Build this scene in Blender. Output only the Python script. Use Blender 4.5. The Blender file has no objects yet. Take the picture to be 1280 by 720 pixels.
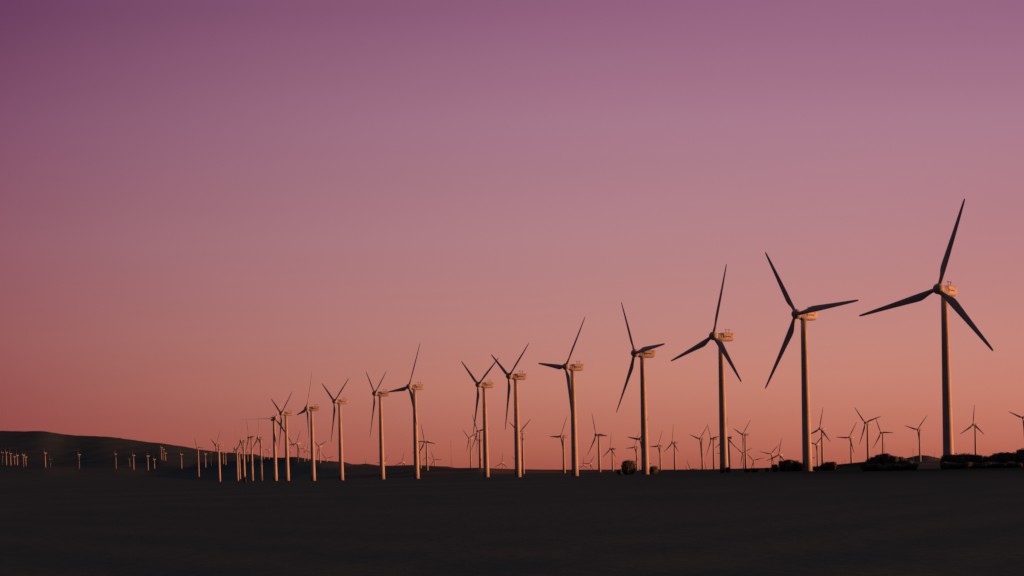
import bpy, bmesh, math, random
import numpy as np
from mathutils import Vector, Matrix

random.seed(7)
sc = bpy.context.scene
C = sc.collection

# ------------------------------------------------------------------ camera
EYE = Vector((0.0, 0.0, 2.0))
F = 2000.0                       # focal length in photo pixels (1280 wide)
ROLL = 0.0252
PX, PY = 640.0, 590.7            # principal point: the level line of sight
RIGHT = Vector((math.cos(ROLL), 0, -math.sin(ROLL)))
UP = Vector((math.sin(ROLL), 0, math.cos(ROLL)))
cam_data = bpy.data.cameras.new('camera')
cam_data.sensor_width = 36.0
cam_data.lens = 36.0 * F / 1280.0
cam_data.shift_y = (PY - 360.0) / 1280.0
cam_data.clip_start = 0.1
cam_data.clip_end = 90000.0
cam = bpy.data.objects.new('camera', cam_data)
C.objects.link(cam)
m = Matrix.Identity(4)
for i in range(3):
    m[i][0] = RIGHT[i]; m[i][1] = UP[i]; m[i][2] = -(0, 1, 0)[i]; m[i][3] = EYE[i]
cam.matrix_world = m
sc.camera = cam

# ------------------------------------------------------------------ dusk sky
SUN_AZ = math.radians(90.0)      # clockwise from the view direction (+Y): low sun off to the right
SUN_EL = math.radians(2.2)
world = bpy.data.worlds.new('World')
sc.world = world
world.use_nodes = True
nt = world.node_tree
nt.nodes.clear()
N = nt.nodes.new
L = nt.links.new


def mth(op, a, b=None, c=None):
    n = N('ShaderNodeMath'); n.operation = op
    for i, v in enumerate((a, b, c)):
        if v is None:
            continue
        if hasattr(v, 'links'):
            L(v, n.inputs[i])
        else:
            n.inputs[i].default_value = v
    return n.outputs[0]


def lin(c):
    c = c / 255.0
    return c / 12.92 if c <= 0.04045 else ((c + 0.055) / 1.055) ** 2.4


def ramp(node, stops, interp='LINEAR'):
    cr = node.color_ramp
    cr.interpolation = interp
    while len(cr.elements) > 1:
        cr.elements.remove(cr.elements[-1])
    for i, (p, col) in enumerate(stops):
        e = cr.elements[0] if i == 0 else cr.elements.new(p)
        e.position = p
        e.color = (col[0], col[1], col[2], 1)


tc = N('ShaderNodeTexCoord')
sep = N('ShaderNodeSeparateXYZ')
L(tc.outputs['Generated'], sep.inputs[0])
elev = mth('MULTIPLY', mth('ARCSINE', sep.outputs[2]), 180 / math.pi)
azim = mth('MULTIPLY', mth('ARCTAN2', sep.outputs[0], sep.outputs[1]), 180 / math.pi)
# afterglow colours by elevation (degrees) at three bearings: left, ahead, right
TOPSKY = [(24, (116, 98, 122)), (40, (122, 116, 131)), (90, (125, 121, 138))]
GLOW = {
    -17.7: [(0, (146, 68, 62)), (.9, (148, 71, 66)), (2.1, (151, 77, 75)), (4.8, (155, 91, 91)), (8.3, (148, 93, 107)), (12.3, (130, 80, 108)), (16.0, (108, 60, 96))],
    0: [(0, (165, 85, 70)), (.36, (170, 91, 76)), (.8, (178, 100, 83)), (3.1, (191, 124, 108)), (4.9, (187, 128, 121)), (8.3, (177, 127, 134)), (12.4, (164, 116, 137)), (16.3, (143, 93, 124))],
    17.7: [(0, (182, 98, 80)), (.87, (192, 112, 94)), (2.3, (200, 127, 109)), (4.0, (198, 133, 122)), (7.5, (185, 128, 133)), (11.5, (170, 122, 142)), (15.2, (153, 101, 132))]}
cols = []
for k_ in (-17.7, 0, 17.7):
    er = N('ShaderNodeValToRGB')
    L(mth('MULTIPLY', elev, 1 / 90.0), er.inputs[0])
    ramp(er, [(e / 90.0, tuple(lin(v) for v in c)) for e, c in GLOW[k_] + TOPSKY])
    cols.append(er.outputs[0])


def vscale(vec, fac):
    n = N('ShaderNodeVectorMath'); n.operation = 'SCALE'
    L(vec, n.inputs[0]); L(fac, n.inputs[3])
    return n.outputs[0]


def vadd(p, q):
    n = N('ShaderNodeVectorMath'); n.operation = 'ADD'
    L(p, n.inputs[0]); L(q, n.inputs[1])
    return n.outputs[0]


# smooth (quadratic) passage between the three bearings
tt = mth('MAXIMUM', mth('MINIMUM', mth('MULTIPLY', azim, 1 / 17.7), 1.06), -1.06)
t2 = mth('MULTIPLY', tt, tt)
wl = mth('MULTIPLY', mth('SUBTRACT', t2, tt), .5)
wr = mth('MULTIPLY', mth('ADD', t2, tt), .5)
wm = mth('SUBTRACT', 1.0, t2)
glow = vadd(vadd(vscale(cols[0], wl), vscale(cols[1], wm)), vscale(cols[2], wr))
# faint uneven veils of high haze
mp = N('ShaderNodeMapping'); mp.inputs['Scale'].default_value = (2.2, 2.2, 16.0)
L(tc.outputs['Generated'], mp.inputs['Vector'])
vn = N('ShaderNodeTexNoise'); vn.inputs['Scale'].default_value = 1.6; vn.inputs['Detail'].default_value = 3
L(mp.outputs[0], vn.inputs['Vector'])
glow = vscale(glow, mth('MULTIPLY_ADD', vn.outputs['Fac'], .05, .975))
ar = N('ShaderNodeValToRGB')
L(mth('MULTIPLY_ADD', azim, 1 / 360.0, 0.5), ar.inputs[0])
AZ = [(-180, (.17, .18, .18)), (-90, (.18, .20, .21)), (-45, (.5, .5, .55)), (-18.5, (1, 1, 1)), (18.5, (1, 1, 1)),
      (35, (.85, .85, .85)), (60, (.5, .5, .5)), (90, (.4, .4, .4)), (125, (.2, .22, .24)), (180, (.17, .18, .18))]
ramp(ar, [((a + 180) / 360.0, tuple(v / 2 for v in c)) for a, c in AZ])
mul = N('ShaderNodeVectorMath'); mul.operation = 'MULTIPLY'
L(glow, mul.inputs[0]); L(ar.outputs[0], mul.inputs[1])
scl = N('ShaderNodeVectorMath'); scl.operation = 'SCALE'
L(mul.outputs[0], scl.inputs[0]); scl.inputs[3].default_value = 2.0
bg = N('ShaderNodeBackground')
L(scl.outputs[0], bg.inputs['Color']); bg.inputs['Strength'].default_value = 1.0
# the physical twilight sky, faint under the coloured afterglow
skytex = N('ShaderNodeTexSky'); skytex.sky_type = 'NISHITA'; skytex.sun_disc = False
skytex.sun_elevation = SUN_EL; skytex.sun_rotation = SUN_AZ
skytex.air_density = 2.0; skytex.dust_density = 4.0
bg2 = N('ShaderNodeBackground')
L(skytex.outputs[0], bg2.inputs['Color']); bg2.inputs['Strength'].default_value = 0.0002
addsh = N('ShaderNodeAddShader')
L(bg.outputs[0], addsh.inputs[0]); L(bg2.outputs[0], addsh.inputs[1])
wo = N('ShaderNodeOutputWorld')
L(addsh.outputs[0], wo.inputs['Surface'])

sun_data = bpy.data.lights.new('sun', 'SUN')
sun_data.energy = 5.0
sun_data.angle = math.radians(0.5)
sun_data.color = (1.0, 0.305, 0.112)
sun = bpy.data.objects.new('sun', sun_data)
C.objects.link(sun)
sd = Vector((math.sin(SUN_AZ) * math.cos(SUN_EL), math.cos(SUN_AZ) * math.cos(SUN_EL), math.sin(SUN_EL)))
sun.rotation_euler = sd.to_track_quat('Z', 'Y').to_euler()

sc.view_settings.view_transform = 'Standard'
sc.view_settings.look = 'None'
sc.view_settings.exposure = 0.0
sc.view_settings.gamma = 1.0
sc.view_settings.use_curve_mapping = False


# ------------------------------------------------------------------ helpers
def at(px, py, depth):
    """world point seen at a photo pixel, at a depth in metres"""
    return EYE + depth * (Vector((0, 1, 0)) + (px - PX) / F * RIGHT - (py - PY) / F * UP)


def sight_x(X, Y):
    return 640.0 + F * X / Y


def put(name, bm_or_me, mat, parent=None):
    if isinstance(bm_or_me, bmesh.types.BMesh):
        me = bpy.data.meshes.new(name); bm_or_me.to_mesh(me); bm_or_me.free()
    else:
        me = bm_or_me
    if mat is not None and not me.materials:
        me.materials.append(mat)
    o = bpy.data.objects.new(name, me)
    C.objects.link(o)
    if parent is not None:
        o.parent = parent
    return o


def loft(bm, rings, cap=True, smooth=True):
    vs = [[bm.verts.new(p) for p in r] for r in rings]
    n = len(rings[0])
    for a, b in zip(vs, vs[1:]):
        for i in range(n):
            f = bm.faces.new((a[i], a[(i + 1) % n], b[(i + 1) % n], b[i])); f.smooth = smooth
    if cap:
        bm.faces.new(vs[0][::-1]); bm.faces.new(vs[-1])
    return vs


def ring(rad, z, n):
    return [(rad * math.cos(2 * math.pi * i / n), rad * math.sin(2 * math.pi * i / n), z) for i in range(n)]


def box(bm, cx, cy, cz, sx, sy, sz):
    r = [[(cx + a * sx / 2, cy + b * sy / 2, cz + z * sz / 2) for a, b in ((-1, -1), (1, -1), (1, 1), (-1, 1))] for z in (-1, 1)]
    loft(bm, r, smooth=False)


def bar(bm, p, q, rad, n=6):
    p = Vector(p); q = Vector(q); d = (q - p).normalized()
    a = d.orthogonal().normalized(); b = d.cross(a)
    loft(bm, [[c + rad * (math.cos(2 * math.pi * i / n) * a + math.sin(2 * math.pi * i / n) * b) for i in range(n)] for c in (p, q)])


def material(name, build):
    mt = bpy.data.materials.new(name); mt.use_nodes = True
    t = mt.node_tree
    build(t, t.nodes['Principled BSDF'])
    return mt


def noise_colour(t, bsdf, c0, c1, scale, detail=4, lo=.35, hi=.65, coord='Object'):
    tcn = t.nodes.new('ShaderNodeTexCoord'); nz = t.nodes.new('ShaderNodeTexNoise')
    nz.inputs['Scale'].default_value = scale; nz.inputs['Detail'].default_value = detail
    t.links.new(tcn.outputs[coord], nz.inputs['Vector'])
    r = t.nodes.new('ShaderNodeValToRGB')
    ramp(r, [(lo, c0), (hi, c1)])
    t.links.new(nz.outputs['Fac'], r.inputs[0]); t.links.new(r.outputs[0], bsdf.inputs['Base Color'])
    return nz, tcn


def m_paint(t, b):
    nz, tcn = noise_colour(t, b, (.52, .50, .46), (.60, .58, .54), 0.35, 5)
    st = t.nodes.new('ShaderNodeTexNoise'); st.inputs['Scale'].default_value = 1.0; st.inputs['Detail'].default_value = 4
    mpn = t.nodes.new('ShaderNodeMapping'); mpn.inputs['Scale'].default_value = (3.0, 3.0, .12)
    t.links.new(tcn.outputs['Object'], mpn.inputs['Vector']); t.links.new(mpn.outputs[0], st.inputs['Vector'])
    rr = t.nodes.new('ShaderNodeValToRGB'); ramp(rr, [(.30, (.62, .60, .58)), (.5, (1, 1, 1))])
    t.links.new(st.outputs['Fac'], rr.inputs[0])
    mx = t.nodes.new('ShaderNodeMix'); mx.data_type = 'RGBA'; mx.blend_type = 'MULTIPLY'; mx.inputs[0].default_value = .8
    src = b.inputs['Base Color'].links[0].from_socket
    t.links.new(src, mx.inputs[6]); t.links.new(rr.outputs[0], mx.inputs[7]); t.links.new(mx.outputs[2], b.inputs['Base Color'])
    b.inputs['Roughness'].default_value = .5
    b.inputs['Specular IOR Level'].default_value = .2


def m_blade(t, b):
    noise_colour(t, b, (.46, .45, .44), (.56, .55, .54), 0.5, 5)
    b.inputs['Roughness'].default_value = .55
    b.inputs['Specular IOR Level'].default_value = .15


def m_dark(t, b):
    noise_colour(t, b, (.03, .03, .035), (.06, .055, .06), 3.0)
    b.inputs['Roughness'].default_value = .6


def m_red(t, b):
    noise_colour(t, b, (.22, .035, .03), (.30, .05, .045), 2.0)
    b.inputs['Roughness'].default_value = .5


def m_dred(t, b):
    noise_colour(t, b, (.16, .04, .05), (.22, .06, .06), 2.0)
    b.inputs['Roughness'].default_value = .6


def m_metal(t, b):
    noise_colour(t, b, (.12, .12, .12), (.2, .2, .2), 4.0)
    b.inputs['Roughness'].default_value = .5; b.inputs['Metallic'].default_value = .4


def m_conc(t, b):
    noise_colour(t, b, (.10, .095, .085), (.16, .15, .135), 2.0)
    b.inputs['Roughness'].default_value = .95


def m_leaf(t, b):
    noise_colour(t, b, (.085, .110, .095), (.110, .125, .105), 1.2)
    b.inputs['Roughness'].default_value = .8; b.inputs['Specular IOR Level'].default_value = .1


def m_bark(t, b):
    noise_colour(t, b, (.05, .035, .025), (.1, .075, .05), 5.0)
    b.inputs['Roughness'].default_value = .9


def m_ground(t, b):
    tcn = t.nodes.new('ShaderNodeTexCoord')
    n1 = t.nodes.new('ShaderNodeTexNoise'); n1.inputs['Scale'].default_value = .02; n1.inputs['Detail'].default_value = 8
    n2 = t.nodes.new('ShaderNodeTexNoise'); n2.inputs['Scale'].default_value = 1.7; n2.inputs['Detail'].default_value = 8
    t.links.new(tcn.outputs['Object'], n1.inputs['Vector']); t.links.new(tcn.outputs['Object'], n2.inputs['Vector'])
    r1 = t.nodes.new('ShaderNodeValToRGB'); ramp(r1, [(.3, (.068, .098, .090)), (.55, (.086, .112, .100)), (.75, (.104, .112, .100))])
    t.links.new(n1.outputs['Fac'], r1.inputs[0])
    r3 = t.nodes.new('ShaderNodeValToRGB'); ramp(r3, [(.3, (.93, .93, .93)), (.7, (1.06, 1.06, 1.06))])
    t.links.new(n2.outputs['Fac'], r3.inputs[0])
    mx = t.nodes.new('ShaderNodeMix'); mx.data_type = 'RGBA'; mx.blend_type = 'MULTIPLY'; mx.inputs[0].default_value = 1
    t.links.new(r1.outputs[0], mx.inputs[6]); t.links.new(r3.outputs[0], mx.inputs[7])
    dry = t.nodes.new('ShaderNodeAttribute'); dry.attribute_name = 'dry'
    n4 = t.nodes.new('ShaderNodeTexNoise'); n4.inputs['Scale'].default_value = .004; n4.inputs['Detail'].default_value = 5
    t.links.new(tcn.outputs['Object'], n4.inputs['Vector'])
    r4 = t.nodes.new('ShaderNodeValToRGB'); ramp(r4, [(.35, (.09, .06, .045)), (.65, (.24, .16, .11))])
    t.links.new(n4.outputs['Fac'], r4.inputs[0])
    mix2 = t.nodes.new('ShaderNodeMix'); mix2.data_type = 'RGBA'
    t.links.new(dry.outputs['Fac'], mix2.inputs[0])
    t.links.new(mx.outputs[2], mix2.inputs[6]); t.links.new(r4.outputs[0], mix2.inputs[7])
    scr = t.nodes.new('ShaderNodeAttribute'); scr.attribute_name = 'scrub'
    mix3 = t.nodes.new('ShaderNodeMix'); mix3.data_type = 'RGBA'
    t.links.new(scr.outputs['Fac'], mix3.inputs[0]); t.links.new(mix2.outputs[2], mix3.inputs[6])
    n5 = t.nodes.new('ShaderNodeTexNoise'); n5.inputs['Scale'].default_value = .006; n5.inputs['Detail'].default_value = 6
    t.links.new(tcn.outputs['Object'], n5.inputs['Vector'])
    r5 = t.nodes.new('ShaderNodeValToRGB'); ramp(r5, [(.35, (.046, .074, .078)), (.65, (.060, .084, .086))])
    t.links.new(n5.outputs['Fac'], r5.inputs[0]); t.links.new(r5.outputs[0], mix3.inputs[7])
    hedge_dark = t.nodes.new('ShaderNodeAttribute'); hedge_dark.attribute_name = 'thicket'
    mix4 = t.nodes.new('ShaderNodeMix'); mix4.data_type = 'RGBA'
    t.links.new(hedge_dark.outputs['Fac'], mix4.inputs[0]); t.links.new(mix3.outputs[2], mix4.inputs[6])
    mix4.inputs[7].default_value = (.030, .042, .036, 1)  # darkening put into the ground colour to match the shaded bushes
    t.links.new(mix4.outputs[2], b.inputs['Base Color'])
    b.inputs['Roughness'].default_value = 1.0
    b.inputs['Specular IOR Level'].default_value = 0.0
    bp = t.nodes.new('ShaderNodeBump'); bp.inputs['Strength'].default_value = .06; bp.inputs['Distance'].default_value = .25
    t.links.new(n2.outputs['Fac'], bp.inputs['Height']); t.links.new(bp.outputs[0], b.inputs['Normal'])


M = {k: material(k, f) for k, f in dict(turbine_paint=m_paint, blade_paint=m_blade, dark_metal=m_dark, red_enamel=m_red, dark_red=m_dred, galvanised=m_metal, concrete=m_conc,
                                        foliage=m_leaf, bark=m_bark, field=m_ground).items()}

# ------------------------------------------------------------------ terrain
# height of the land, as apparent rise above the level line, along rings of distance from the viewer
RINGS = [
    (0, None), (1000, None),
    (1300, [(-300, -3.08), (850, -3.08), (1000, -3.2), (1020, -1.8), (1045, -.2), (1080, 2.6), (1130, 2.2), (1145, .8), (1180, .9), (1300, 1), (1700, 0)]),
    (1900, [(-300, -2.1), (440, -2.1), (480, -.5), (520, 4), (570, 5), (600, 6.3), (625, 2), (650, -1.2), (700, -2.1), (850, -2.1), (1000, -3), (1080, -.5), (1300, -1), (1700, -1)]),
    (2500, [(-300, -1.6), (310, -1.4), (340, 0), (370, 3), (440, 4.5), (480, 5), (520, 6), (570, 6.5), (600, 6.8), (640, 2), (700, -1.2), (850, -1.9), (1000, -3.4), (1300, -2)]),
    (3300, [(-300, 2), (250, 2), (340, 5), (400, 9), (440, 10), (480, 10.5), (520, 11), (560, 9.8), (570, 7.5), (600, 7), (640, 4.3), (700, 2.2), (760, .8), (850, -1.5), (960, -4.5), (1300, -3)]),
    (4200, [(-300, 8), (250, 6), (300, 7), (370, 14), (400, 15), (440, 12.5), (480, 12.6), (520, 12.6), (560, 9), (600, 0), (640, -15), (700, -20), (1300, -20)]),
    (5600, [(-300, 22), (0, 21.7), (56, 21.4), (98, 18.3), (144, 17.2), (184, 14.2), (226, 14.4), (256, 13.8), (300, 14.5), (330, 17), (365, 20.5), (390, 20), (420, 17.5), (440, 14.5), (480, 11), (520, 6), (560, -8), (620, -22), (1300, -22)]),
    (7000, [(-300, 26), (0, 25.7), (100, 24), (200, 26.5), (240, 22), (300, 19), (330, 22), (345, 25.5), (370, 26.6), (385, 24.2), (400, 21), (420, 19.2), (431, 18.4), (440, 15), (450, 14.8), (458, 16.4), (470, 14), (500, 8), (560, -10), (1080, -15), (1105, 1), (1130, 5), (1150, 8.6), (1160, 8.2), (1170, 5.9), (1182, 3), (1300, 2)]),
    (9500, [(-300, 62), (-60, 65), (0, 65.8), (50, 64.5), (60, 63.5), (80, 60.2), (110, 58), (130, 56.5), (160, 53), (200, 47), (240, 40.6), (265, 36), (290, 33), (306, 31), (318, 31.4), (326, 28.6), (340, 26.3), (355, 25), (400, 14), (440, 6), (560, -12), (1130, -12), (1300, -8)]),
    (14000, [(-300, 20), (300, 5), (500, -8), (1300, -8)]),
    (60000, [(-300, -2), (1300, -2)]),
]
RX = np.arange(-300, 1701, 4.0)


def _row(r, prof):
    if prof is None:
        return np.zeros_like(RX)
    xs = [p[0] for p in prof]; bs = [p[1] for p in prof]
    return 2.0 + np.interp(RX, xs, bs) * r / F


RZ = np.array([_row(r, p) for r, p in RINGS])
RR = np.array([float(r) for r, p in RINGS])


def land(X, Y):
    X = np.asarray(X, float); Y = np.asarray(Y, float)
    r = np.hypot(X, Y)
    az = np.arctan2(X, Y)
    px = 640 + F * np.tan(np.clip(az, -.44, .44))
    fade = np.clip((2.2 - np.abs(az)) / 1.2, 0, 1)
    i = np.clip(np.searchsorted(RR, r) - 1, 0, len(RR) - 2)
    t = np.clip((r - RR[i]) / (RR[i + 1] - RR[i]), 0, 1)
    t = np.where(RR[i] < 2000, t, t * t * (3 - 2 * t) * .4 + t * .6)
    fx = np.clip((px + 300) / 4.0, 0, len(RX) - 1.001); j = fx.astype(int); u = fx - j
    z0 = RZ[i, j] * (1 - u) + RZ[i, j + 1] * u
    z1 = RZ[i + 1, j] * (1 - u) + RZ[i + 1, j + 1] * u
    z = (z0 * (1 - t) + z1 * t) * fade
    k = np.clip((r - 60) / 800, 0, 1)
    z = z + k * .22 * (np.sin(X * .021 + 1.3) * np.cos(Y * .013) + .6 * np.sin(X * .057 + Y * .031))
    k2 = np.clip((r - 5000) / 3000, 0, 1)
    z = z + k2 * 1.6 * (np.sin(X * .018 + Y * .004) + .7 * np.sin(X * .047 + 2))
    z = z + .04 * np.sin(X * .9) * np.cos(Y * .55) * np.clip(1 - r / 200, 0, 1)
    return z


az_list = list(np.radians(np.arange(-25, 25.001, .1)))
out = list(np.radians(np.arange(27, 334, 4.0)))
azs = np.array(az_list + out)
rs = np.concatenate([[1.5], np.geomspace(4, 1000, 90), np.geomspace(1030, 12000, 130), np.geomspace(12800, 60000, 14)])
A, Rr = np.meshgrid(azs, rs)
GX = Rr * np.sin(A); GY = Rr * np.cos(A)
GZ = land(GX, GY)
nA = len(azs)
verts = np.stack([GX, GY, GZ], -1).reshape(-1, 3)
faces = []
for i in range(len(rs) - 1):
    for j in range(nA):
        a = i * nA + j; b = i * nA + (j + 1) % nA
        faces.append((a, a + nA, b + nA, b))
faces.append(tuple(range(nA)))
gm = bpy.data.meshes.new('ground')
gm.from_pydata(verts.tolist(), [], faces)
gm.polygons.foreach_set('use_smooth', [True] * len(gm.polygons))
# land cover: 1 = dry straw-coloured stubble, 0 = dark green scrub and crop
px = 640 + F * np.tan(np.clip(A, -.44, .44))
edge = np.interp(px, [-300, 330, 420, 500, 700, 840, 870, 1120, 1150, 1200, 1700], [99999, 99999, 2300, 1500, 1500, 1500, 99999, 99999, 700, 700, 99999])
wob = 1 + .12 * np.sin(GX * .011) + .08 * np.sin(GX * .03 + 1)
dry = np.clip((Rr - edge * wob) / (Rr * .04 + 5), 0, 1)
dry = dry * np.interp(px, [330, 440, 560, 700], [0.0, .35, .5, .75]) 
dry = np.where(Rr > 5200, dry * .35, dry)
dry = np.maximum(dry, np.clip((Rr - 4300) / 1500, 0, 1) * np.interp(px, [-300, 330, 420], [.05, .05, .05]))
att = gm.attributes.new('dry', 'FLOAT', 'POINT')
att.data.foreach_set('value', dry.reshape(-1).astype(np.float32))
scrub = np.clip((Rr - 4200) / 1600, 0, 1) * np.interp(px, [-300, 360, 430, 1100, 1700], [1, 1, .6, .6, .6])
att = gm.attributes.new('scrub', 'FLOAT', 'POINT')
att.data.foreach_set('value', scrub.reshape(-1).astype(np.float32))
wob2 = 1 + .10 * np.sin(GX * .05 + 2) + .06 * np.sin(GX * .13)
thick = np.clip((Rr * wob2 - 110) / 290, 0, 1) * np.clip((np.where(px < 1138, 2000, 1000) - Rr) / 250, 0, 1) * np.clip((px - 700) / 420, 0, 1)  # ground colour darkened around the hedge so it merges with the bushes' shade
thick = np.where((px > 1140) & (px < 1182), thick * np.clip((560 - Rr) / 60, 0, 1), thick)
att = gm.attributes.new('thicket', 'FLOAT', 'POINT')  # carries the painted darkening, not a plant cover
att.data.foreach_set('value', thick.reshape(-1).astype(np.float32))
g = put('ground', gm, M['field'])
g['kind'] = 'structure'

# ------------------------------------------------------------------ wind turbines
TILT = math.radians(6.0)
RAD = 26.0
FIT = [   # kind, hub pixel x, y, depth, yaw of the rotor from facing the viewer, blade azimuth
    ('n', 1173.0, 361.0, 453, 44.2, 17.5),
    ('n', 995.5, 392.5, 508, 53.0, 86.4),
    ('n', 891.7, 419.9, 574, 60.6, 13.7),
    ('n', 793.6, 441.4, 631, 67.4, 87.0),
    ('n', 707.3, 458.3, 707, 63.4, 37.4),
    ('n', 636.5, 470.1, 758, 66.5, 57.7),
    ('n', 598.0, 480.7, 831, 63.1, 62.2),
    ('n', 511.2, 483.3, 877, 61.0, 26.7),
    ('n', 468.5, 491.8, 942, 69.3, 63.7),
    ('n', 418.3, 501.7, 1005, 61.7, 59.4),
    ('n', 383.3, 510.4, 1052, 69.8, 22.8),
    ('n', 351.7, 516.7, 1127, 62.7, 56.5),
    ('b', 344.0, 522.8, 1191, 194.4, 90.3),
    ('f', 322.2, 547.5, 1827, 65.7, 119.5),
    ('f', 310.8, 547.2, 1874, 65.2, 88.6),
    ('f', 301.0, 551.3, 1929, 69.2, 3.3),
    ('f', 293.3, 560.6, 2232, 69.8, 118.3),
    ('f', 296.5, 566.0, 2546, 70.3, 0.8),
    ('f', 269.9, 556.6, 1842, 66.0, 47.0),
    ('h', 246.1, 559.8, 3503, 45.6, 92.5),
    ('s', 370.4, 554.3, 2892, 45.4, 24.2),
    ('s', 379.3, 560.1, 5451, 51.7, 25.7),
    ('s', 384.0, 562.5, 5943, 32.7, 7.2),
    ('s', 362.0, 562.2, 6837, 38.7, 35.4),
    ('s', 329.5, 567.0, 6740, 43.0, 82.2),
    ('s', 335.2, 562.0, 6515, 43.3, 28.5),
    ('s', 398.2, 557.9, 3154, 41.5, 68.2),
    ('s', 407.8, 573.7, 4394, 31.9, 75.5),
    ('s', 457.5, 580.5, 7142, 29.4, 105.5),
    ('s', 479.6, 578.8, 4489, 29.1, 33.5),
    ('s', 502.7, 577.7, 4070, 38.2, 13.4),
    ('s', 523.1, 551.9, 2816, 48.5, 94.5),
    ('s', 530.6, 552.2, 2083, 52.3, 97.7),
    ('s', 533.0, 571.0, 6556, 22.3, 111.2),
    ('s', 542.5, 574.4, 4166, 35.5, 93.0),
    ('s', 586.1, 547.6, 2883, 50.3, 69.7),
    ('s', 597.0, 539.0, 1959, 56.4, 86.5),
    ('s', 596.6, 550.0, 2646, 72.9, 56.1),
    ('s', 627.3, 578.6, 4205, 39.8, 6.0),
    ('s', 649.7, 540.5, 1749, 58.8, 58.1),
    ('s', 646.5, 577.0, 5080, 18.2, 72.9),
    ('s', 700.8, 545.4, 1745, 64.8, 31.4),
    ('s', 729.3, 581.5, 4908, 41.6, 0.8),
    ('s', 737.4, 579.4, 4342, 28.9, 33.0),
    ('s', 745.0, 543.6, 1682, 63.8, 94.5),
    ('s', 762.8, 560.8, 2426, 67.2, 1.3),
    ('s', 769.4, 580.0, 8269, 35.8, 91.1),
    ('s', 800.0, 548.8, 1601, 66.0, 36.4),
    ('s', 793.1, 558.8, 2414, 66.0, 27.0),
    ('s', 799.0, 583.5, 8628, 41.9, 41.8),
    ('s', 822.5, 557.3, 2325, 68.3, 28.5),
    ('s', 840.3, 553.1, 2176, 69.6, 0.7),
    ('s', 863.0, 586.5, 3702, 46.4, 90.5),
    ('s', 860.5, 589.0, 5833, 40.7, 81.3),
    ('s', 876.5, 587.5, 7208, 37.5, 76.7),
    ('s', 883.5, 588.0, 4162, 47.9, 97.1),
    ('s', 874.8, 548.5, 2204, 62.4, 45.1),
    ('s', 888.8, 548.5, 2109, 72.3, 84.9),
    ('s', 903.0, 566.5, 6069, 22.9, 29.7),
    ('s', 907.8, 546.9, 1973, 63.7, 0.7),
    ('s', 928.0, 566.4, 3157, 44.7, 68.2),
    ('s', 928.3, 543.1, 1973, 70.7, 48.4),
    ('s', 941.9, 575.8, 3579, 27.0, 76.8),
    ('s', 963.8, 567.5, 3185, 36.1, 43.0),
    ('s', 973.4, 568.4, 2448, 51.6, 10.1),
    ('s', 1024.6, 535.8, 1890, 57.8, 9.6),
    ('s', 1019.7, 555.3, 2557, 48.7, 47.6),
    ('s', 1061.4, 546.8, 2273, 56.8, 33.0),
    ('s', 1081.5, 528.5, 1825, 58.5, 76.0),
    ('s', 1101.0, 540.9, 2249, 59.5, 92.2),
    ('s', 1146.9, 536.9, 2151, 62.2, 44.1),
    ('s', 1171.5, 577.5, 6960, 35.9, 32.7),
    ('s', 1216.4, 530.7, 2071, 62.4, 2.4),
    ('s', 1278.6, 522.2, 1864, 67.0, 48.9)]
BIGGER = {(370.4, 554.3): (5000, 1.70), (398.2, 557.9): (5000, 1.58), (407.8, 573.7): (6300, 1.43)}
HILL = [  # tower x, hub y, base y on the left hill
    (2.5, 565.8, 581), (7.5, 565.6, 581.3), (12.8, 567, 581.8), (17.5, 571, 581), (21, 569.3, 581.5), (28.5, 568.8, 583.8),
    (31.5, 571.3, 583), (56, 566.3, 584), (62.5, 574.3, 584), (98.5, 568.3, 586), (144.5, 567.7, 586), (161.5, 573.8, 584), (166.5, 569.3, 587.3),
    (184.5, 570, 588), (192.3, 574.3, 586), (201.5, 559.5, 575.2), (204.0, 561.8, 575.7), (206.2, 566.3, 576.2), (226.5, 568, 586.4),
    (256.5, 567.4, 586.5), (263.5, 566.3, 584.2), (278.8, 565, 582.6), (281.8, 565.5, 584), (302.3, 558.6, 574), (309.5, 565, 580)]


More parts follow.
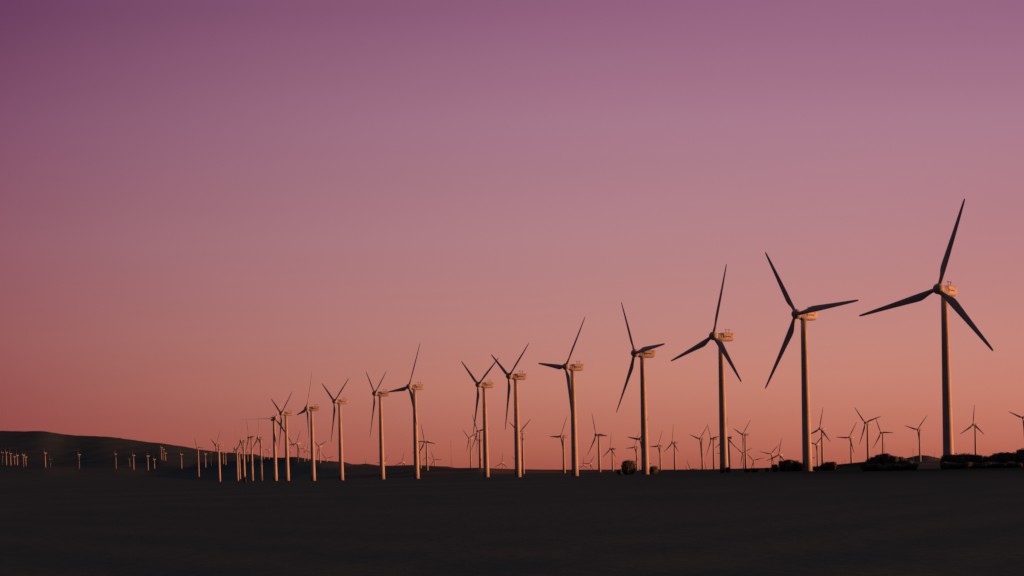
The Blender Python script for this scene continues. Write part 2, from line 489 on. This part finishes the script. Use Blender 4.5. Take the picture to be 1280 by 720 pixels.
def blade_mesh(n, name):
    #     r,  chord, thick, lead, twist
    S = [(0.9, 1.22, 1.2, .61, 0), (2.0, 1.22, 1.15, .61, 6), (3.4, 1.52, .88, .60, 12), (4.8, 1.98, .62, .60, 12), (6.2, 2.25, .50, .60, 10),
         (8.5, 2.10, .42, .58, 7), (12, 1.76, .33, .50, 4), (16, 1.42, .24, .43, 2.5), (20, 1.10, .17, .36, 1), (23.5, .80, .10, .28, 0),
         (25.2, .60, .07, .22, 0), (25.8, .36, .04, .14, 0), (26.0, .14, .02, .06, 0)]
    # smooth the outline between the stations
    T = []
    for i in range(len(S) - 1):
        p0, p1, p2, p3 = S[max(0, i - 1)], S[i], S[i + 1], S[min(len(S) - 1, i + 2)]
        K = 3 if n > 10 else 2
        for k in range(K):
            t = k / K
            T.append(tuple(.5 * (2 * b + (c - a) * t + (2 * a - 5 * b + 4 * c - d) * t * t + (3 * b - a - 3 * c + d) * t ** 3)
                           for a, b, c, d in zip(p0, p1, p2, p3)))
    T.append(S[-1])
    bm = bmesh.new(); rings = []
    for r, ch, th, le, tw in T:
        pr = []
        flat = min(1, max(0, (r - 2.2) / 2.6))
        for i in range(n):
            a = 2 * math.pi * i / n
            x = math.cos(a); y = math.sin(a)
            yy = y * (1 - flat * .45 * (1 - x) / 2 - flat * .25 * max(0, -x))
            X = le - ch / 2 + x * ch / 2; Y = yy * th / 2
            t = math.radians(tw + 3)
            bend = -.0009 * r * r
            pr.append((X * math.cos(t) + Y * math.sin(t), -X * math.sin(t) + Y * math.cos(t) + bend, r))
        rings.append(pr)
    loft(bm, rings)
    me = bpy.data.meshes.new(name); bm.to_mesh(me); bm.free()
    me.materials.append(M['blade_paint'])
    return me


def nacelle_mesh(n):
    """moulded housing: flat flanks, bevelled belly, cheeks cut back towards the rotor, raked tail"""
    S = [(1.95, .75, -.95, .80, .50), (1.5, .98, -1.30, 1.15, .42), (.9, 1.18, -1.46, 1.36, .40), (.2, 1.27, -1.52, 1.42, .62),
         (-.5, 1.30, -1.52, 1.44, .92), (-2.6, 1.32, -1.52, 1.46, .92), (-4.5, 1.27, -1.46, 1.47, .92), (-4.95, 1.20, -1.20, 1.46, .90)]
    P = [(-.80, 1), (.80, 1), (1, .86), (1, -.60), (.86, -.84), (.55, -1), (-.55, -1), (-.86, -.84), (-1, -.60), (-1, .86)]
    bm = bmesh.new(); rings = []
    for k, (x, w, zb, zt, tk) in enumerate(S):
        pr = []
        for y, z in P:
            if z > .8:
                y = y * tk
            xx = x - (.55 * (z + 1) / 2 if k == len(S) - 1 else (.25 * (z + 1) / 2 if k == len(S) - 2 else 0))
            pr.append((xx, w * y, (zb + zt) / 2 + (zt - zb) / 2 * z))
        rings.append(pr)
    loft(bm, rings, smooth=False)
    bmesh.ops.recalc_face_normals(bm, faces=bm.faces)
    me = bpy.data.meshes.new('nacelle'); bm.to_mesh(me); bm.free(); me.materials.append(M['turbine_paint'])
    return me


def spinner_mesh(n):
    prof = [(-1.2, 1.0), (-1.15, 1.3), (-.6, 1.52), (.1, 1.58), (.6, 1.46), (1.1, 1.16), (1.42, .78), (1.6, .4), (1.65, .1)]
    bm = bmesh.new()
    loft(bm, [[(x, r * math.cos(2 * math.pi * i / n), r * math.sin(2 * math.pi * i / n)) for i in range(n)] for x, r in prof])
    me = bpy.data.meshes.new('hub'); bm.to_mesh(me); bm.free(); me.materials.append(M['turbine_paint'])
    return me


def mast_mesh():
    bm = bmesh.new()
    for x in (-2.3, -3.7):
        bar(bm, (x, 0, 1.36), (x, 0, 2.66), .075)
        bar(bm, (x - .32, 0, 2.63), (x + .32, 0, 2.63), .07)
        bm2 = bmesh.ops.create_icosphere(bm, subdivisions=1, radius=.14, matrix=Matrix.Translation((x + .32, 0, 2.77)))
        bm2 = bmesh.ops.create_icosphere(bm, subdivisions=1, radius=.14, matrix=Matrix.Translation((x - .32, 0, 2.77)))
    bar(bm, (-2.3, 0, 1.75), (-3.7, 0, 1.75), .04)
    me = bpy.data.meshes.new('weather_mast'); bm.to_mesh(me); bm.free(); me.materials.append(M['galvanised'])
    return me


def flank_marks(sgn):
    """round red badge, a worn word too small to read, and a small plate number at the upper rear"""
    y = sgn * 1.325
    bm = bmesh.new(); n = 16
    for k in range(1):
        o = [bm.verts.new((-1.0 + .36 * math.cos(2 * math.pi * i / n), y, .12 + .40 * math.sin(2 * math.pi * i / n) * (1 if math.sin(2 * math.pi * i / n) > 0 else 1.25))) for i in range(n)]
        bm.faces.new(o if sgn < 0 else o[::-1])
    badge = bpy.data.meshes.new('badge'); bm.to_mesh(badge); bm.free(); badge.materials.append(M['red_enamel'])
    bm = bmesh.new()
    box(bm, -2.45, y, .05, 2.0, .010, .14)
    for i, (w_, h_, dz) in enumerate(((.16, .42, .05), (.12, .24, 0), (.14, .26, 0), (.10, .24, 0), (.14, .36, .05), (.12, .24, 0), (.14, .26, 0), (.10, .46, -.10))):
        box(bm, -1.58 - i * .26, y, .06 + dz, w_ + .04, .012, h_ + .06)
    word = bpy.data.meshes.new('lettering'); bm.to_mesh(word); bm.free(); word.materials.append(M['dark_metal'])
    bm = bmesh.new()
    box(bm, -4.15, y - sgn * .02, .92, .8, .012, .17)
    plate = bpy.data.meshes.new('number_mark'); bm.to_mesh(plate); bm.free(); plate.materials.append(M['dark_red'])
    return [badge, word, plate]


BL = {0: blade_mesh(14, 'blade'), 1: blade_mesh(8, 'blade')}
NC = {0: nacelle_mesh(24), 1: nacelle_mesh(12)}
SP = {0: spinner_mesh(28), 1: spinner_mesh(10)}
MASTM, EMB = mast_mesh(), flank_marks(-1) + flank_marks(1)


def tower(root, h, near):
    n = 40 if near else 14
    r0, r1 = 1.56, .95
    bm = bmesh.new(); rings = []
    K = 12 if near else 4
    for k in range(K + 1):
        t = k / K
        rings.append(ring(r0 + (r1 - r0) * t, h * t, n))
    loft(bm, rings)
    t = put('tower', bm, M['turbine_paint'], root)
    if near:
        for fr in (.36, .70):
            bm = bmesh.new()
            rr = r0 + (r1 - r0) * fr
            loft(bm, [ring(rr + .035, h * fr - .09, n), ring(rr + .035, h * fr + .09, n)], smooth=True)
            put('flange', bm, M['turbine_paint'], t)
        bm = bmesh.new()
        box(bm, 1.50 * math.cos(3.5), 1.50 * math.sin(3.5), 2.0, .25, .9, 2.0)
        put('door', bm, M['dark_metal'], t)
        bm = bmesh.new()
        bar(bm, (1.35, -.3, 4.35), (2.15, -.3, 4.35), .05)
        box(bm, 2.1, -.3, 4.25, .38, .38, .34)
        put('lamp', bm, M['turbine_paint'], t)
        bm = bmesh.new()
        loft(bm, [ring(2.1, -.6, 24), ring(2.1, .08, 24)], smooth=False)
        put('foundation', bm, M['concrete'], t)


def turbine(px, py, depth, yaw, az, scale=1.0, near=False, feather=0.0):
    psi = math.radians(yaw)
    hub = at(px, py, depth)
    nrm_h = Vector((-math.sin(psi), -math.cos(psi), 0))
    axis = hub - nrm_h * 3.3 * scale
    gz = float(land(axis.x, axis.y))
    top = hub.z - .3 * scale              # the shaft rises forward a little
    h = top - gz
    if h < 22 * scale:
        gz = top - 22 * scale; h = 22 * scale
    root = bpy.data.objects.new('wind_turbine', None)
    C.objects.link(root)
    root.empty_display_size = 2
    root.location = (axis.x, axis.y, gz)
    root.scale = (scale,) * 3
    hh = h / scale
    lod = 0 if near else 1
    tower(root, hh - 1.55, near)
    rot = math.atan2(nrm_h.y, nrm_h.x)
    parts = [('nacelle', NC[lod])]
    nac = put('nacelle', NC[lod], None, root)
    nac.location = (0, 0, hh); nac.rotation_euler = (0, 0, rot)
    if near:
        put('weather_mast', MASTM, None, nac)
        for e_ in EMB:
            put(e_.name.split('.')[0], e_, None, nac)
    n3 = Vector((-math.sin(psi) * math.cos(TILT), -math.cos(psi) * math.cos(TILT), math.sin(TILT)))
    hv = Vector((math.cos(psi), -math.sin(psi), 0))
    uv = Vector((math.sin(psi) * math.sin(TILT), math.cos(psi) * math.sin(TILT), math.cos(TILT)))
    hl = nrm_h * 3.3 + Vector((0, 0, hh + .3))
    sp = put('hub', SP[lod], None, root)
    mm = Matrix.Identity(4)
    side = n3.cross(uv) * -1
    for i in range(3):
        mm[i][0] = n3[i]; mm[i][1] = (uv.cross(n3))[i]; mm[i][2] = uv[i]; mm[i][3] = hl[i]
    sp.matrix_local = mm
    for k in range(3):
        a = math.radians(az) + k * 2 * math.pi / 3
        zb = math.sin(a) * hv + math.cos(a) * uv
        xb = math.cos(a) * hv - math.sin(a) * uv
        yb = -n3
        cf, sf = math.cos(feather), math.sin(feather)
        xb, yb = cf * xb + sf * yb, -sf * xb + cf * yb
        b = put('blade', BL[lod], None, root)
        mm = Matrix.Identity(4)
        for i in range(3):
            mm[i][0] = xb[i]; mm[i][1] = yb[i]; mm[i][2] = zb[i]; mm[i][3] = hl[i]
        b.matrix_local = mm
    root['category'] = 'wind turbine'
    return root


ORD = ['', 'first', 'second', 'third', 'fourth', 'fifth', 'sixth', 'seventh', 'eighth', 'ninth', 'tenth', 'eleventh', 'twelfth', 'thirteenth',
       'fourteenth', 'fifteenth', 'sixteenth', 'seventeenth', 'eighteenth', 'nineteenth', 'twentieth', 'twenty-first', 'twenty-second',
       'twenty-third', 'twenty-fourth', 'twenty-fifth', 'twenty-sixth', 'twenty-seventh', 'twenty-eighth', 'twenty-ninth', 'thirtieth']


def pose(az):
    """how the blades stand, as one sees it"""
    a = az % 120
    if a < 8 or a > 112: return 'one blade straight up'
    if 52 < a < 68: return 'one blade straight down'
    if 22 < a < 38: return 'one blade level left'
    if 82 < a < 98: return 'one blade level right'
    return 'slanted blades'


near_list, far_list, clus_list, hill_list = [], [], [], []
for kind, hx, hy, dp, yw, az in FIT:
    s_ = 1.0; fe = 0.0
    if kind == 'b':
        yw, kind, az, fe = -24.0, 'n', 27.5, math.radians(80)
    if (hx, hy) in BIGGER:
        dp, s_ = BIGGER[(hx, hy)]
    o = turbine(hx, hy, dp, yw, az, s_, kind == 'n', fe)
    X = hx
    {'n': near_list, 's': far_list, 'f': clus_list, 'h': hill_list}[kind].append((X, az, o))
for k, (tx, ty, by) in enumerate(HILL):
    dp = min(8800, 2000 * 50 / (by - ty))
    if tx > 300: dp = 6600
    psi = 64 + random.uniform(-6, 6)
    hx = tx - 3.0 * math.sin(math.radians(psi)) * F / dp
    # stand it where the slope meets its foot
    best = None
    for q in np.linspace(5000, 8900, 60).tolist():
        p = at(tx, by, q); e = abs(float(land(p.x, p.y)) - p.z) * F / q + abs(q - dp) / 900
        if best is None or e < best[0]: best = (e, q)
    o = turbine(hx, ty, best[1], psi, random.uniform(-16, 16))
    hill_list.append((hx, 0, o))

near_list.sort(key=lambda e: -e[0])
for i, (x, az, o) in enumerate(near_list):
    o['group'] = 'large wind turbines in the near row'
    if i == 0: l = 'largest and nearest wind turbine, at the right end of the near row, orange lit nacelle'
    elif i == len(near_list) - 1: l = 'leftmost large wind turbine, parked with thin feathered blades, one reaching level left'
    else: l = 'large wind turbine, %s from the right in the near row, %s' % (ORD[i + 1], pose(az))
    o['label'] = l
xs = [e[0] for e in near_list]
gaps = {}
for e in sorted(far_list, key=lambda e: e[0]):
    gaps.setdefault(sum(1 for v in xs if v > e[0]), []).append(e)
for gi, es in gaps.items():
    for k, (x, az, o) in enumerate(es):
        o['group'] = 'small wind turbines in the distance'
        if gi == 0: l = 'small distant turbine, %s from left, right of the largest turbine, %s' % (ORD[k + 1], pose(az))
        elif gi == len(xs): l = 'tiny distant turbine, %s from left, just left of the leftmost large turbine' % ORD[k + 1]
        elif len(es) == 1: l = 'lone small distant turbine between %s and %s large turbines from the right' % (ORD[gi + 1], ORD[gi])
        else: l = 'small distant turbine, %s from left between %s and %s large turbines from the right' % (ORD[k + 1], ORD[gi + 1], ORD[gi])
        o['label'] = l
for k, (x, az, o) in enumerate(sorted(clus_list, key=lambda e: e[0])):
    o['group'] = 'mid-size wind turbines left of the near row'
    o['label'] = ('mid-size wind turbine standing alone left of the tight cluster, tower on dark field' if k == 0 else
                  'mid-size wind turbine, %s from left in the tight cluster left of the large row' % ORD[k])
for k, (x, az, o) in enumerate(sorted(hill_list, key=lambda e: e[0])):
    o['group'] = 'tiny wind turbines on the left hill'
    o['label'] = 'tiny wind turbine with glowing tower on the dark left hill, %s from the left' % ORD[k + 1]

# ------------------------------------------------------------------ bushes and trees
def crown_mesh(seed, flat):
    rnd = random.Random(seed)
    bm = bmesh.new()
    bmesh.ops.create_icosphere(bm, subdivisions=3, radius=1.0)
    lob = [(Vector((rnd.uniform(-1, 1), rnd.uniform(-1, 1), rnd.uniform(-.3, 1))).normalized(), rnd.uniform(.08, .28)) for _ in range(9)]
    def rad(d):
        r = .72
        for l, a in lob:
            r += a * max(0, d.dot(l)) ** 6
        return r
    for v in bm.verts:
        d = v.co.normalized()
        v.co = d * (rad(d) * .86 + rnd.uniform(-.03, .03))
    for _ in range(1500):
        d = Vector((rnd.gauss(0, 1), rnd.gauss(0, 1), rnd.gauss(0, 1))).normalized()
        c = d * rad(d) * (rnd.uniform(.82, 1.06) if rnd.random() < .93 else rnd.uniform(1.04, 1.16))
        s = rnd.uniform(.035, .085)
        a = Vector((rnd.gauss(0, 1), rnd.gauss(0, 1), rnd.gauss(0, 1))).normalized(); b = a.orthogonal().normalized()
        bm.faces.new([bm.verts.new(c + p) for p in (a * s, b * s * .6, -a * s, -b * s * .6)])
    for v in bm.verts:
        v.co.x *= 1.0
        if v.co.z > flat: v.co.z = flat + (v.co.z - flat) * .35
        if v.co.z < -.62: v.co.z = -.62 + (v.co.z + .62) * .2
    me = bpy.data.meshes.new('crown'); bm.to_mesh(me); bm.free(); me.materials.append(M['foliage'])
    zs = [v.co.z for v in me.vertices]; xs_ = [v.co.x for v in me.vertices]
    return me, min(zs), max(zs), max(max(xs_), -min(xs_))


def trunk_mesh(seed):
    rnd = random.Random(seed)
    bm = bmesh.new()
    for k in range(4):
        a = rnd.uniform(0, 6.28); t = rnd.uniform(.15, .45)
        p = [Vector((.05 * math.cos(a), .05 * math.sin(a), 0)), Vector((t * .4 * math.cos(a), t * .4 * math.sin(a), .3)), Vector((t * math.cos(a), t * math.sin(a), .75))]
        rr = [.05, .035, .015]
        loft(bm, [[c + Vector((r * math.cos(i * 1.047), r * math.sin(i * 1.047), 0)) for i in range(6)] for c, r in zip(p, rr)])
    me = bpy.data.meshes.new('trunk'); bm.to_mesh(me); bm.free(); me.materials.append(M['bark'])
    return me


CR = [crown_mesh(s, f) for s, f in ((1, .9), (2, .55), (3, .8), (4, .62), (5, .95), (6, .7))]
TR = [trunk_mesh(s) for s in (11, 12, 13)]


def bush(px, top, width, dist, kind='bush', var=None):
    """px centre, px of the top, px width, distance"""
    v = random.randrange(len(CR)) if var is None else var
    me, z0, z1, xr = CR[v]
    p = at(px, top, dist)
    gz = float(land(p.x, p.y)) - .1
    h = max(p.z - gz, .5)
    w = width / F * dist
    root = bpy.data.objects.new(kind, None); C.objects.link(root)
    root.location = (p.x, p.y, gz); root.rotation_euler = (0, 0, random.uniform(0, 6.28))
    c = put('crown', me, None, root)
    k = h / (z1 - z0 * .92)
    c.scale = (w / 2 / .95, w / 2 / .95 * random.uniform(.8, 1.1), h / (z1 - z0))
    c.location = (0, 0, -z0 * c.scale[2] * .93)
    t = put('trunk', random.choice(TR), None, root)
    t.scale = (w * .5, w * .5, h)
    root['category'] = 'tree' if kind == 'tree' else 'bush'
    return root


b = bush(785.3, 573.6, 21, 600, 'tree', 1); b['label'] = 'round dark tree standing alone left of the fourth large turbine'
b = bush(774.5, 586, 8.5, 606, 'bush', 2); b['label'] = 'low dark bush at the left foot of the lone round tree'
b = bush(816.8, 581.6, 12.5, 600, 'bush', 4); b['label'] = 'small dark oval bush right of the fourth large turbine foot'
b = bush(306.2, 594.8, 4.6, 700, 'bush', 0); b['label'] = 'tiny dark bush in front of a turbine foot in the left cluster'
MID = [(903, 586, 6), (909.8, 583.2, 7), (933.5, 585.2, 8), (943, 584.8, 8), (958.5, 584, 4.5), (968.5, 579.6, 10),
       (978, 574.6, 12), (985.5, 572.9, 12), (993, 574.6, 12), (999.5, 576.5, 9),
       (1019.5, 582.4, 9), (1029.5, 579, 10), (1034.5, 576.4, 12), (1040.5, 576.6, 11)]
HEDGE_A = [(1081, 577, 10), (1086.5, 573.2, 12), (1091.5, 569.8, 11), (1097, 567.2, 12), (1102.5, 565.2, 11), (1107.5, 565.6, 11), (1113, 567.6, 11),
           (1118.5, 569, 11), (1124.5, 569.5, 11), (1130.5, 571.3, 11), (1136, 574, 12), (1141, 577.8, 10)]
HEDGE_B = [(1180, 567.5, 9), (1186, 566.6, 11), (1191.5, 566.9, 10), (1197, 566.2, 11), (1202.5, 565.6, 11), (1208, 565.3, 11), (1214, 566.0, 10), (1219.5, 566.6, 11),
           (1225.5, 567.2, 11), (1231.5, 568.6, 11), (1237.5, 568.6, 11), (1243, 567.3, 11), (1247.5, 565.0, 11), (1253.5, 563.6, 11), (1259, 564.2, 10), (1264, 565.0, 10),
           (1269.5, 563.6, 10), (1275, 560.2, 12), (1280.5, 558.4, 13), (1287, 558.6, 13), (1294, 560, 12), (1302, 559, 14), (1311, 560, 14), (1320, 558, 14)]  # bushes past the frame edge are added to keep sun off the hedge
CREST = [(x, 605.8 - .0252 * x - float(np.interp(x, [0, 50, 60, 80, 110, 130, 160], [65.8, 64.5, 63.5, 60.2, 58, 56.5, 53])) - .4 * ((i * 5) % 3), 2.0 + (i % 3) * .5) for i, x in enumerate((4, 9, 16, 20, 24, 28, 34, 38, 41, 47, 52, 63, 82, 150))]
LOW_A = [(x, 578.5 + (i % 3), 14) for i, x in enumerate(range(1086, 1142, 9))]
LOW_B = [(x, 576.5 + (i * 7 % 3), 15) for i, x in enumerate(range(1182, 1330, 9))]  # the run past the frame edge is added to shade the others
for lst, dist, txt in ((MID, 560, 'dark bush on the field edge around the second and third large turbines, %s from left'),
                       (CREST, 9480, 'tiny dark tree on the crest of the left hill, %s from left'),
                       (LOW_A, 428, 'low dark shrub at the front foot of the rounded thicket, %s from left'),
                       (LOW_B, 421, 'low dark shrub at the front foot of the right edge hedge, %s from left'),
                       (HEDGE_A, 432, 'dark bush in the rounded thicket between first and second large turbines, %s from left'),
                       (HEDGE_B, 425, 'dark bush in the hedge at the right edge, %s from left')):
    for i, (x, y, w) in enumerate(lst):
        b = bush(x, y, w * 1.12, dist + random.uniform(-1.5, 1.5), 'tree' if dist > 9000 else 'bush')
        b['label'] = txt % ORD[i + 1]
        b['group'] = {560: 'bushes along the field edge', 428: 'shrubs along the thicket foot', 421: 'shrubs along the hedge foot', 9480: 'trees on the hill crest', 432: 'bushes of the rounded thicket', 425: 'bushes of the right hedge'}[dist]
# a tall thin weed stem sticking out of the clump right of the field
# ------------------------------------------------------------------ masts and pylons
def lattice(px, top, base, dist, w, label, name='lattice_mast', arms=False):
    p = at(px, top, dist); q = at(px, base, dist)
    gz = min(float(land(p.x, p.y)), q.z)
    h = p.z - gz
    root = bpy.data.objects.new(name, None); C.objects.link(root); root.location = (p.x, p.y, gz)
    bm = bmesh.new()
    t_ = .012 * w + .06
    k = 8
    for i in range(3):
        a = i * 2.0944
        bar(bm, (w * math.cos(a), w * math.sin(a), 0), (w * .35 * math.cos(a), w * .35 * math.sin(a), h), t_, 4)
        for j in range(k):
            f0, f1 = j / k, (j + 1) / k
            r0 = w * (1 - .65 * f0); r1 = w * (1 - .65 * f1); b_ = a + 2.0944
            bar(bm, (r0 * math.cos(a), r0 * math.sin(a), h * f0), (r1 * math.cos(b_), r1 * math.sin(b_), h * f1), t_ * .6, 4)
    put('lattice', bm, M['galvanised'], root)
    bm = bmesh.new()
    if arms:
        for f in (.72, .84, .95):
            bar(bm, (-w * 2.6, 0, h * f), (w * 2.6, 0, h * f), t_, 4)
    else:
        bar(bm, (-w * 1.5, 0, h * .98), (w * 1.5, 0, h * .98), t_ * .8, 4)
    put('crossarm', bm, M['galvanised'], root)
    root['category'] = 'pylon' if arms else 'mast'
    root['label'] = label


lattice(563.4, 550.6, 583, 2400, .45, 'thin measuring mast on the horizon left of the seventh large turbine', 'measuring_mast')
lattice(1105.4, 553, 570, 1500, .3, 'thin mast rising behind the rounded thicket', 'measuring_mast')
lattice(1141.3, 560.8, 572, 3200, 1.6, 'small dark pylon beside the far hill right of the thicket', 'pylon', True)
lattice(1168.4, 565.4, 574, 4000, 1.7, 'tiny dark pylon on the far hill just left of the largest turbine', 'pylon', True)
lattice(1053, 575.6, 581, 4200, 1.3, 'left of two tiny pylons between the second and first large turbines', 'pylon', True)
lattice(1056.2, 575, 581, 4200, 1.3, 'right of two tiny pylons between the second and first large turbines', 'pylon', True)
